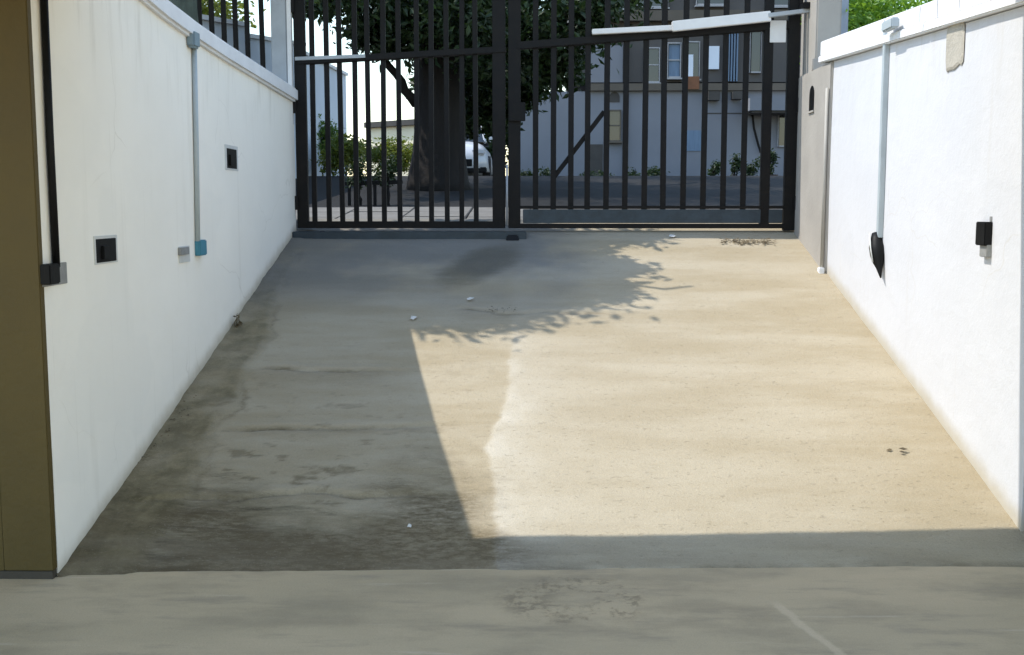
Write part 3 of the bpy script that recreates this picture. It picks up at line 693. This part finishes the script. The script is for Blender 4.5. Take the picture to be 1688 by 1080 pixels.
SH = {392: (600, 1075), 404: (600, 985), 418: (590, 965), 432: (600, 1010), 445: (600, 1060), 458: (600, 985), 470: (600, 1010), 482: (600, 1000), 494: (600, 940), 506: (600, 880), 517: (620, 800), 526: (630, 690)}
for y_, (xa, xb) in SH.items():
    for x_ in np.arange(xa, xb + 1, 33):
        g_ = on_ramp(min(x_ + rr_.uniform(-6, 6), xb), y_); hh_ = rr_.uniform(4.35, 5.4) - g_.z
        c_ = g_ + SUN * (hh_ / SUN.z); GC.append((c_.x, c_.y, c_.z, .22, .16, .16, .16))
leaves('crown', clump_pts(GC, 1500, 5, .15), .125, M['leaf'], gt, seed=5)

# big street tree beyond the gate
TY = 16.0; tg = ground_z(TY)
tb0 = at_y(722, 311, TY)
st = thing('street_tree', (tb0.x, TY, tg), 'big dark trunked tree just beyond the left gate leaf', 'tree')
mb = MB(); bx, by = tb0.x, TY
mb.tube([(bx + .02, by, tg - .1), (bx, by, tg + .1), (bx + .02, by, tg + .5), (bx + .05, by, tg + 1.2), (bx + .04, by, tg + 2.0), (bx + .1, by, tg + 2.8), (bx + .2, by, tg + 4.2)], [.52, .45, .385, .355, .345, .33, .27], 16)
def lpx(px, py, Y): return at_y(px, py, Y)
limb(mb, lpx(686, 172, 15.9), lpx(634, 98, 15.6), .075, .05, 8, .03, 61)
limb(mb, lpx(634, 98, 15.6), lpx(560, -40, 14.6), .05, .03, 7, .05, 62)
limb(mb, (bx, by, tg + 2.6), (bx - 1.8, by - 1.2, tg + 4.6), .16, .05, 8, .05, 63)
limb(mb, (bx + .1, by, tg + 2.9), (bx + 2.3, by - .8, tg + 4.4), .17, .05, 8, .05, 64)
limb(mb, (bx + .2, by, tg + 3.6), (bx + .6, by + 2.2, tg + 5.6), .18, .05, 8, .05, 65)
limb(mb, (bx + .2, by, tg + 3.8), (bx + .4, by - 2.4, tg + 5.4), .16, .05, 8, .05, 66)
limb(mb, (bx + .2, by, tg + 4.1), (bx - .3, by, tg + 7), .2, .06, 8, .05, 67)
mb.build('trunk', M['bark'], st, smooth=True)
SC = []
def cpx(px, py, Y, sx, sz, w=1.0, sy=None):
    p = at_y(px, py, Y); SC.append((p.x, p.y, p.z, sx, sy or sx, sz, w))
for a in ((560, -20, 14.5, .55, .42), (505, -5, 14.0, .4, .25, .7), (620, 15, 15.2, .6, .42), (660, 40, 15.4, .5, .42), (640, 75, 15.6, .28, .2, .5), (600, 55, 15.3, .28, .28, .5), (700, 20, 15.2, .6, .5), (760, 10, 14.8, .7, .55), (800, 60, 15.2, .6, .5), (840, 30, 15.0, .7, .6),
          (900, 20, 14.8, .7, .55), (905, 90, 15.4, .45, .45), (950, 40, 15.2, .6, .5), (930, 110, 15.8, .3, .35, .6), (985, 10, 15.0, .45, .35, .8), (540, -60, 15.0, .8, .5), (760, 70, 16.9, .7, .7), (730, 120, 17.4, .45, .5), (815, 110, 17.2, .6, .6), (860, 70, 16.8, .6, .7), (790, 160, 17.6, .4, .5), (835, 150, 17.8, .4, .5), (770, 200, 18.2, .25, .3, .6), (820, 190, 18, .3, .35), (868, 150, 17.6, .25, .3, .7), (880, 120, 17.5, .4, .4, .7), (1040, -25, 15.5, .6, .4, .7)):
    cpx(*a)
for i in range(20):
    t = 2 * math.pi * i / 20; rr = 2.4 + 1.2 * random.random()
    SC.append((bx + .3 + rr * math.cos(t), by + 1.0 + rr * math.sin(t), tg + 4.7 + 1.2 * random.random(), 1.1, 1.1, .75, 1.0))
for i in range(9): SC.append((bx + random.uniform(-1.8, 1.8), by + 1 + random.uniform(-1.8, 1.8), tg + 6.2 + random.random(), 1.2, 1.2, .8, 1.0))
leaves('crown', clump_pts(SC, 900, 8, .35), .13, M['leaf'], st, seed=9)

def shrub(name, px, py, Y, sx, sy, sz, n, m, label, group=None, size=.09, cat='shrub', stems=True, lumps=6, seed=1, zb=None):
    p = at_y(px, py, Y); g = ground_z(Y) if zb is None else zb
    t = thing(name, (p.x, Y, g), label, cat, group); r = random.Random(seed)
    cs = [(p.x + r.uniform(-.55, .55) * sx, Y + r.uniform(-.5, .5) * sy, p.z + r.uniform(-.5, .45) * sz, sx * r.uniform(.4, .6), sy * r.uniform(.4, .6), sz * r.uniform(.38, .58)) for _ in range(lumps)]
    mb = MB()
    for i in range(5): limb(mb, (p.x + r.uniform(-.12, .12) * sx, Y, g - .03), (p.x + r.uniform(-.5, .5) * sx, Y + r.uniform(-.4, .4) * sy, p.z + r.uniform(-.1, .5) * sz), .022, .007, 5, .05, seed * 9 + i)
    mb.build('stems', M['bark'], t)
    leaves('foliage', clump_pts(cs, n // lumps, seed, .25), size, m, t, seed=seed)
    return t
shrub('shrub', 522, 232, 21.5, .55, .6, .62, 3200, M['leaf_g'], 'bright green shrub beside the pale blue wall, leftmost through the gate', 'sunlit shrubs beyond the gate', seed=3)
shrub('shrub', 566, 255, 20.6, .45, .5, .48, 2600, M['leaf_y'], 'low yellow green shrub right of the bright green one', 'sunlit shrubs beyond the gate', seed=4)
shrub('shrub', 640, 262, 22.0, .75, .5, .42, 3000, M['leaf_y'], 'low olive green shrub in front of the cream building', 'sunlit shrubs beyond the gate', seed=6)
shrub('shrub', 592, 280, 12.8, .10, .12, .22, 600, M['leaf'], 'dark slender plant at the low rail, left one', 'plants at the low rail', .05, seed=7, lumps=4)
shrub('shrub', 637, 278, 12.8, .13, .12, .27, 800, M['leaf'], 'dark slender plant at the low rail, taller right one', 'plants at the low rail', .05, seed=8, lumps=4)
t = thing('low_rail', (at_y(620, 320, 12.8).x, 12.8, ground_z(12.8)), 'low dark metal rail on the pavement outside the left leaf', 'rail')
a, b = at_y(568, 303, 12.8), at_y(664, 300, 12.8)
MB().bar(a, b, .04, .045).build('top_bar', M['gate'], t, bevel=.004)
for k in (.08, .52, .95):
    p = a.lerp(b, k); MB().box((p.x - .018, 12.785, ground_z(12.8) - .05), (p.x + .018, 12.815, p.z - .024)).build('leg', M['gate'], t)

# hedge above the right wall
h = thing('hedge', (4.2, 10.6, 2.4), 'bright green clipped hedge above the right wall', 'hedge')
hc = []
r = random.Random(12)
for i in range(34): hc.append((2.95 + r.random() * 4.2, 10.35 + r.uniform(-.35, .5), 2.75 + r.random() * .72, .42, .36, .3))
mb = MB()
for i in range(12): limb(mb, (2.95 + i * .38, 10.4, 2.2), (2.95 + i * .38 + r.uniform(-.2, .2), 10.4, 3.2), .03, .01, 5, .05, 90 + i)
mb.build('stems', M['bark'], h)
leaves('foliage', clump_pts(hc, 700, 13, .3), .075, M['leaf_h'], h, seed=14, droop=-.2)
MB().box((2.75, 10.0, 1.2), (60, 11.2, 2.35)).build('raised_bed', M['soil'], h)

# ------------------------------------------------------------------ across the street
# pale blue boundary wall running up the left side of the side street
bw = thing('boundary_wall', (-4.1, 18, ground_z(18)), 'pale blue wall receding up the street behind the left fence', 'wall')
mb = MB()
for a, b in ((12.6, 16), (16, 20), (20, 24.5)):
    mb.hexa([(-4.35, a, ground_z(a) - .3), (-4.1, a, ground_z(a) - .3), (-4.1, b, ground_z(b) - .3), (-4.35, b, ground_z(b) - .3)],
            [(-4.35, a, ground_z(a) + 2.15), (-4.1, a, ground_z(a) + 2.15), (-4.1, b, ground_z(b) + 2.3), (-4.35, b, ground_z(b) + 2.3)])
mb.build('wall_body', M['blue_wall'], bw)
mb = MB()
for a, b in ((12.58, 16), (16, 20), (20, 24.52)):
    mb.hexa([(-4.4, a, ground_z(a) + 2.152), (-4.05, a, ground_z(a) + 2.152), (-4.05, b, ground_z(b) + 2.302), (-4.4, b, ground_z(b) + 2.302)],
            [(-4.4, a, ground_z(a) + 2.21), (-4.05, a, ground_z(a) + 2.21), (-4.05, b, ground_z(b) + 2.36), (-4.4, b, ground_z(b) + 2.36)])
mb.build('coping', M['coping'], bw)
yt = thing('yellow_green_tree', (-6.1, 17.5, ground_z(17.5)), 'yellow green small tree above the pale blue wall behind the fence', 'tree')
mb = MB(); limb(mb, (-6.1, 17.5, ground_z(17.5) - .05), (-6.0, 17.5, 5.4), .12, .05, 8, .03, 71); mb.build('trunk', M['bark'], yt, smooth=True)
leaves('crown', clump_pts([(-6.0 + random.uniform(-.9, .9), 17.5 + random.uniform(-.9, .9), 4.7 + random.uniform(-.5, .6), .7, .7, .5) for _ in range(9)], 650, 21, .3), .11, M['leaf_y'], yt, seed=22)

# cream building turned to the sun
cb = thing('cream_building', (-3.0, 27.5, 2.16), 'small cream building with dark coping left of the tree trunk', 'building')
p0 = at_y(612, 250, 27.0); mt = Matrix.Translation((p0.x, 27.0, 2.1)) @ Matrix.Rotation(R(-38), 4, 'Z')
ztop = at_y(640, 211, 27.0).z - 2.1
MB().box((0, 0, 0), (1.5, 1.4, ztop), mt).build('wall', M['cream'], cb)
MB().box((-.12, -.12, ztop + .002), (1.6, 1.5, ztop + .13), mt).build('coping', M['roofdark'], cb)
MB().box((0.1, -.03, ztop - .5), (1.45, -.002, ztop - .45), mt).build('string_course', M['band'], cb)

# white house with upper storey
HY = 30.0
hb = at_y(1090, 300, HY)
hs = thing('white_house', (hb.x, HY, 2.16), 'two storey white house with balcony seen through the right gate leaf', 'house')
def P(px, py, dy=0.0): return at_y(px, py, HY - dy)
def hpart(name, px0, py0, px1, py1, front, back, m, parent=None, bevel=0):
    """block on the facade: front and back are metres ahead of the wall plane"""
    a, b = P(px0, py1, front), P(px1, py0, front)
    pr = parent if parent is not None else hs
    o = MB().box((a.x, HY - front, a.z), (b.x, HY - back, b.z)).build(name, m, None, bevel=bevel)
    o.parent = pr
    base = hs.location if pr is hs else hs.location
    o.location = -Vector(base) if pr is hs else Vector((0, 0, 0))
    return o
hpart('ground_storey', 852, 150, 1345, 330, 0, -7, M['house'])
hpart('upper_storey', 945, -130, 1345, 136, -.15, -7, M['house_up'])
hpart('string_course', 968, 137, 1340, 149.5, .12, -.3, M['band'])
hpart('cornice', 985, 16, 1340, 34, .10, -.3, M['band'])
hpart('white_panel', 966, 75, 1027, 136, -.02, -.3, M['house'])
def window(px0, py0, px1, py1, sill=True, arch=False, pane=None, mull=True, fm=None, off=0.0):
    fr = hpart('window', px0, py0, px1, py1, off - .09, off - .30, M['glass'] if pane is None else pane)
    t = 2.2
    for q in ((px0 - t, py0 - t, px0, py1 + t), (px1, py0 - t, px1 + t, py1 + t), (px0, py0 - t, px1, py0), (px0, py1, px1, py1 + t)):
        hpart('frame', *q, off - .03, off - .25, fm or M['frame'], fr)
    if mull: hpart('mullion', px0, (py0 + py1) / 2 - 1, px1, (py0 + py1) / 2 + 1, off - .06, off - .1, fm or M['frame'], fr)
    if sill: hpart('sill', px0 - 4, py1 + t, px1 + 4, py1 + t + 2.5, off + .04, off - .2, fm or M['frame'], fr)
    return fr
window(1064, 80, 1086, 134, arch=True)
window(1102, 72, 1121, 126, pane=M['curtain'])
window(1134, 70, 1152, 128, mull=False)
hpart('shutter', 1133, 90, 1143, 130, -.01, -.1, M['blue_wall'])
hpart('blind', 1168, 76, 1186, 114, -.05, -.2, M['blue_wall'])
for i in range(5): hpart('cladding_board', 1195 + i * 4.6, 50, 1199.2 + i * 4.6, 134, -.02, -.2, M['curtain'])
window(1238, 52, 1254, 118, mull=False, sill=False)
window(1002, -40, 1030, 12, mull=False); window(1052, -40, 1100, 10, mull=False); window(1150, -40, 1196, 6); window(1270, -40, 1310, 8, mull=False)
window(1005, 183, 1022, 231, fm=M['band'], off=.11)
# arched niche above the ground floor window
w0 = P(1013, 160, .01); nv = [(w0.x - .14, w0.z - .14), (w0.x + .14, w0.z - .14)] + [(w0.x + .14 * math.cos(t), w0.z + .14 * math.sin(t)) for t in np.linspace(0, math.pi, 9)]
q = len(nv); mb = MB().add([(a, HY - .012, b) for a, b in nv] + [(a, HY + .1, b) for a, b in nv], [tuple(range(q))] + [(i, (i + 1) % q, q + (i + 1) % q, q + i) for i in range(q)])
o = mb.build('arched_vent', M['roofdark'], None); o.parent = hs; o.location = -hs.location
# windows need openings that read dark: recess boxes on the ground floor are set proud of the wall by frames
hpart('grey_panel', 1130, 215, 1156, 249, .02, -.1, M['curtain'])
hpart('air_conditioner', 1168, 150.5, 1187, 165, .30, -.05, M['roofdark'])
hpart('air_conditioner', 1208, 150.5, 1225, 163, .30, -.05, M['roofdark'])
hpart('meter_box', 1134, 126, 1153, 147, .16, -.2, M['brown'])
hpart('balcony', 1236, 161, 1330, 182, .9, -.05, M['house'])
hpart('balcony_soffit', 1240, 182.3, 1330, 186, .85, -.05, M['roofdark'])
window(1284, 190, 1300, 240, sill=False, mull=False, off=.11)
mb = MB().tube([P(1240, 186, .1), P(1243, 212, .08), P(1249, 235, .08), P(1254, 252, .1)], .03, 6); o = mb.build('cable', M['gate'], None); o.parent = hs; o.location = -hs.location
for a in ((968, 1060, 0), (1022, 1300, 1)):
    pass
hpart('downpipe', 1029, 36, 1033.5, 136, .06, -.02, M['roofdark']); hpart('downpipe', 1029, 150, 1033.5, 300, .10, .01, M['roofdark'])
hpart('door', 972, 238, 994, 306, .012, -.05, M['roofdark'])
hpart('wall_joint', 1160, 186, 1232, 188, .008, -.05, M['roofdark'])
hpart('plinth', 1232, 292, 1294, 303, 1.2, .2, M['frame'])

# planting along the house
for i, (px, py, w, hgt) in enumerate(((868, 297, .22, .16), (900, 292, .25, .22), (985, 296, .35, .2), (1046, 291, .25, .3), (1082, 292, .4, .22))):
    shrub('low_bush', px, py, 28.6, w * 1.3, .3, hgt * 1.6, 900, M['leaf'], ['low dark bush by the gate meeting stiles at the house foot', 'dark bush below the diagonal brace, left of its foot', 'dark bush below the small house window', 'round dark bush right of the small house window', 'wide dark bush left of the plain white house wall'][i], 'bushes at the foot of the white house', .09, 'bush', seed=40 + i, lumps=4)
for i, (px, py, w, hgt) in enumerate(((1178, 278, .16, .3), (1212, 270, .2, .36), (1241, 276, .24, .26), (1272, 268, .12, .38))):
    t = shrub('potted_plant', px, py, 27.9, w, w, hgt, 500, M['leaf'], ['narrow potted plant left of the others by the house', 'tall leafy potted plant, second from the left', 'round potted plant on the white plinth', 'slim upright potted plant nearest the right gate hinge'][i], 'potted plants by the house', .09, 'plant', seed=60 + i, lumps=4)
    p = t.location; zb = at_y(px, py + 22, 27.9).z
    MB().tube([(p.x, 27.9, 2.13), (p.x, 27.9, zb - .02), (p.x, 27.9, zb + .03)], [.12, .16, .17], 12).build('pot', M['terracotta'], t)

# tall dark evergreen behind the car
ev = thing('evergreen', (at_y(785, 200, 31).x, 31, 2.16), 'tall dark evergreen filling the gap right of the tree trunk', 'tree')
mb = MB(); e = ev.location; limb(mb, (e.x, 31, 2.1), (e.x, 31, 7), .2, .06, 8, .02, 81); mb.build('trunk', M['bark'], ev, smooth=True)
ec = [(e.x + random.uniform(-1.3, 1.1), 31 + random.uniform(-.6, .6), 2.6 + 5.3 * random.random(), .65, .55, .65) for _ in range(46)]
leaves('crown', clump_pts(ec, 420, 31, .3), .2, M['leaf'], ev, seed=33)

# white parked car seen from the front, half hidden by the trunk
CY_ = 25.0; cxr = at_y(806, 260, CY_).x
cw = 1.66; cx = cxr - cw / 2; cz = ground_z(CY_)
car = thing('parked_car', (cx, CY_, cz), 'white parked car facing the gate, half hidden by the trunk', 'car')
def loft(secs, m, name, parent, smooth=False, bevel=0):   # sections of (y, z_low, z_high, half_low, half_high)
    mb = MB(); k = 12; v = []
    for (y, zl, zh, hl, hh) in secs:
        for i in range(k):
            t = math.pi * (i / (k - 1)); c, s_ = math.cos(t), math.sin(t)
            ux = math.copysign(abs(c) ** .45, c); uz = abs(s_) ** .5
            v.append((cx + ux * (hl + (hh - hl) * uz), CY_ + y, cz + zl + (zh - zl) * uz))
    f = []
    for r_ in range(len(secs) - 1):
        for i in range(k):
            f.append((r_ * k + i, r_ * k + (i + 1) % k, (r_ + 1) * k + (i + 1) % k, (r_ + 1) * k + i))
    f.append(tuple(range(k))); f.append(tuple((len(secs) - 1) * k + i for i in range(k)))
    mb.v, mb.f = v, f; o = mb.build(name, m, parent); 
    for q in o.data.polygons: q.use_smooth = smooth
    return o
loft([(-.05, .30, .55, .62, .55), (.05, .24, .78, .80, .70), (.35, .22, .88, .83, .76), (1.0, .22, .96, .83, .78), (3.2, .22, .98, .83, .78), (3.85, .25, .92, .80, .72), (3.95, .35, .75, .7, .6)], M['car'], 'body', car, True)
loft([(.95, .93, .97, .72, .68), (1.55, .93, 1.38, .72, .58), (1.45, .93, 1.45, .72, .56), (3.0, .93, 1.44, .72, .56), (3.6, .93, 1.0, .72, .66)], M['glass'], 'cabin_glass', car, True)
loft([(1.6, 1.38, 1.43, .585, .5), (1.95, 1.40, 1.475, .585, .5), (2.95, 1.40, 1.47, .585, .5), (3.1, 1.36, 1.42, .585, .5)], M['car'], 'roof', car, True)
for s in (-1, 1):
    MB().tube([(cx + s * .70, CY_ + .98, cz + .93), (cx + s * .60, CY_ + 1.6, cz + 1.40)], .035, 8).build('windscreen_pillar', M['car'], car, smooth=True)
    hl = MB().box((cx + s * .60 - .15, CY_ - .02, cz + .60), (cx + s * .60 + .15, CY_ + .14, cz + .74)).build('headlight', M['lamp'], car, bevel=.03)
    MB().box((cx + s * .86 - .07, CY_ + 1.05, cz + .95), (cx + s * .86 + .07, CY_ + 1.2, cz + 1.07)).build('wing_mirror', M['car'], car, bevel=.02)
    for yy in (.75, 3.15):
        w = MB().tube([(cx + s * .66, CY_ + yy, cz + .30), (cx + s * .84, CY_ + yy, cz + .30)], .305, 20).build('wheel', M['tyre'], car)
MB().box((cx - .45, CY_ - .075, cz + .34), (cx + .45, CY_ - .02, cz + .50)).build('grille', M['black'], car, bevel=.01)
MB().box((cx - .78, CY_ - .06, cz + .20), (cx + .78, CY_ + .12, cz + .32)).build('bumper_lip', M['black'], car, bevel=.02)

# ------------------------------------------------------------------ litter on the ramp
def scrap(name, px, py, s, m, label, cat, seed=1, group=None):
    p = on_ramp(px, py); r = random.Random(seed); k = 8; n_ = Vector((0, -SLOPE, 1)).normalized()
    z = ramp_z(p.y) + .012
    v = [(p.x, p.y, z + .014)]
    for i in range(k):
        t = 2 * math.pi * i / k; q = s * r.uniform(.6, 1.2); dx, dy = math.cos(t) * q, math.sin(t) * q * .8
        v.append((p.x + dx, p.y + dy, z + SLOPE * dy + r.uniform(-.002, .012)))
    mb = MB().add(v, [(0, 1 + i, 1 + (i + 1) % k) for i in range(k)])
    o = mb.build(name, m, origin=(p.x, p.y, z)); so = o.modifiers.new('thick', 'SOLIDIFY'); so.thickness = .0015
    return tag(o, label, cat, group)
scrap('paper_scrap', 682, 527, .03, M['paper'], 'white paper scrap at the far corner of the sunlit patch', 'paper', 1)
scrap('paper_scrap', 775, 496, .026, M['paper'], 'white paper scrap in the leaf shade near the ramp middle', 'paper', 2)
scrap('paper_scrap', 675, 872, .013, M['paper'], 'tiny white scrap on the dirty shaded ramp foot', 'paper', 3)
scrap('paper_scrap', 1110, 392, .035, M['paper'], 'pale scrap just below the right gate leaf', 'paper', 4)
def litter(name, px0, py0, px1, py1, k, label, seed, size=.03):
    r = np.random.default_rng(seed); pts = []
    for i in range(k):
        t = r.random(); p = on_ramp(px0 + (px1 - px0) * t + r.normal() * 4, py0 + (py1 - py0) * t + r.normal() * 2.2)
        pts.append((p.x, p.y, ramp_z(p.y) + .012 + abs(r.normal()) * .006))
    o = leaves(name, np.array(pts), size, M['dry'], None, droop=0.0, aspect=.6, seed=seed); o['kind'] = 'stuff'; o['label'] = label; o['category'] = 'leaves'
    me = o.data; v = np.array([q.co[:] for q in me.vertices]).reshape(-1, 4, 3)
    zc = np.array([p[2] for p in pts])[:, None]; v[:, :, 2] = zc + SLOPE * (v[:, :, 1] - v[:, :1, 1]) + (v[:, :, 2] - v[:, :1, 2]) * .15
    me.vertices.foreach_set('co', v.reshape(-1)); me.update()
litter('leaf_litter', 1190, 400, 1278, 402, 160, 'dark dry leaves swept against the right gate foot', 1, .035)
litter('leaf_litter', 800, 513, 850, 513, 26, 'short line of dark dry leaves at the shade edge', 2, .022)
litter('leaf_litter', 205, 800, 330, 645, 70, 'dirt and dry leaf crumbs along the foot of the left wall', 3, .02)
litter('leaf_litter', 1450, 746, 1484, 745, 3, 'few thin brown twigs on the sunlit ramp', 4, .04)
wd = thing('weed', (XL + .03, on_ramp(388, 540).y, ramp_z(on_ramp(388, 540).y)), 'small dry weed growing at the foot of the left wall', 'weed')
w = wd.location; mb = MB()
for i in range(6): limb(mb, w - Vector((0, 0, .02)), w + Vector((.01 + .02 * random.random(), random.uniform(-.05, .05), .06 + .12 * random.random())), .004, .0015, 4, .08, i, 4)
mb.build('stalks', M['dry'], wd)
leaves('leaf_blades', [tuple(w + Vector((.015, random.uniform(-.04, .04), random.uniform(.01, .09)))) for _ in range(16)], .03, M['dry'], wd, seed=4)
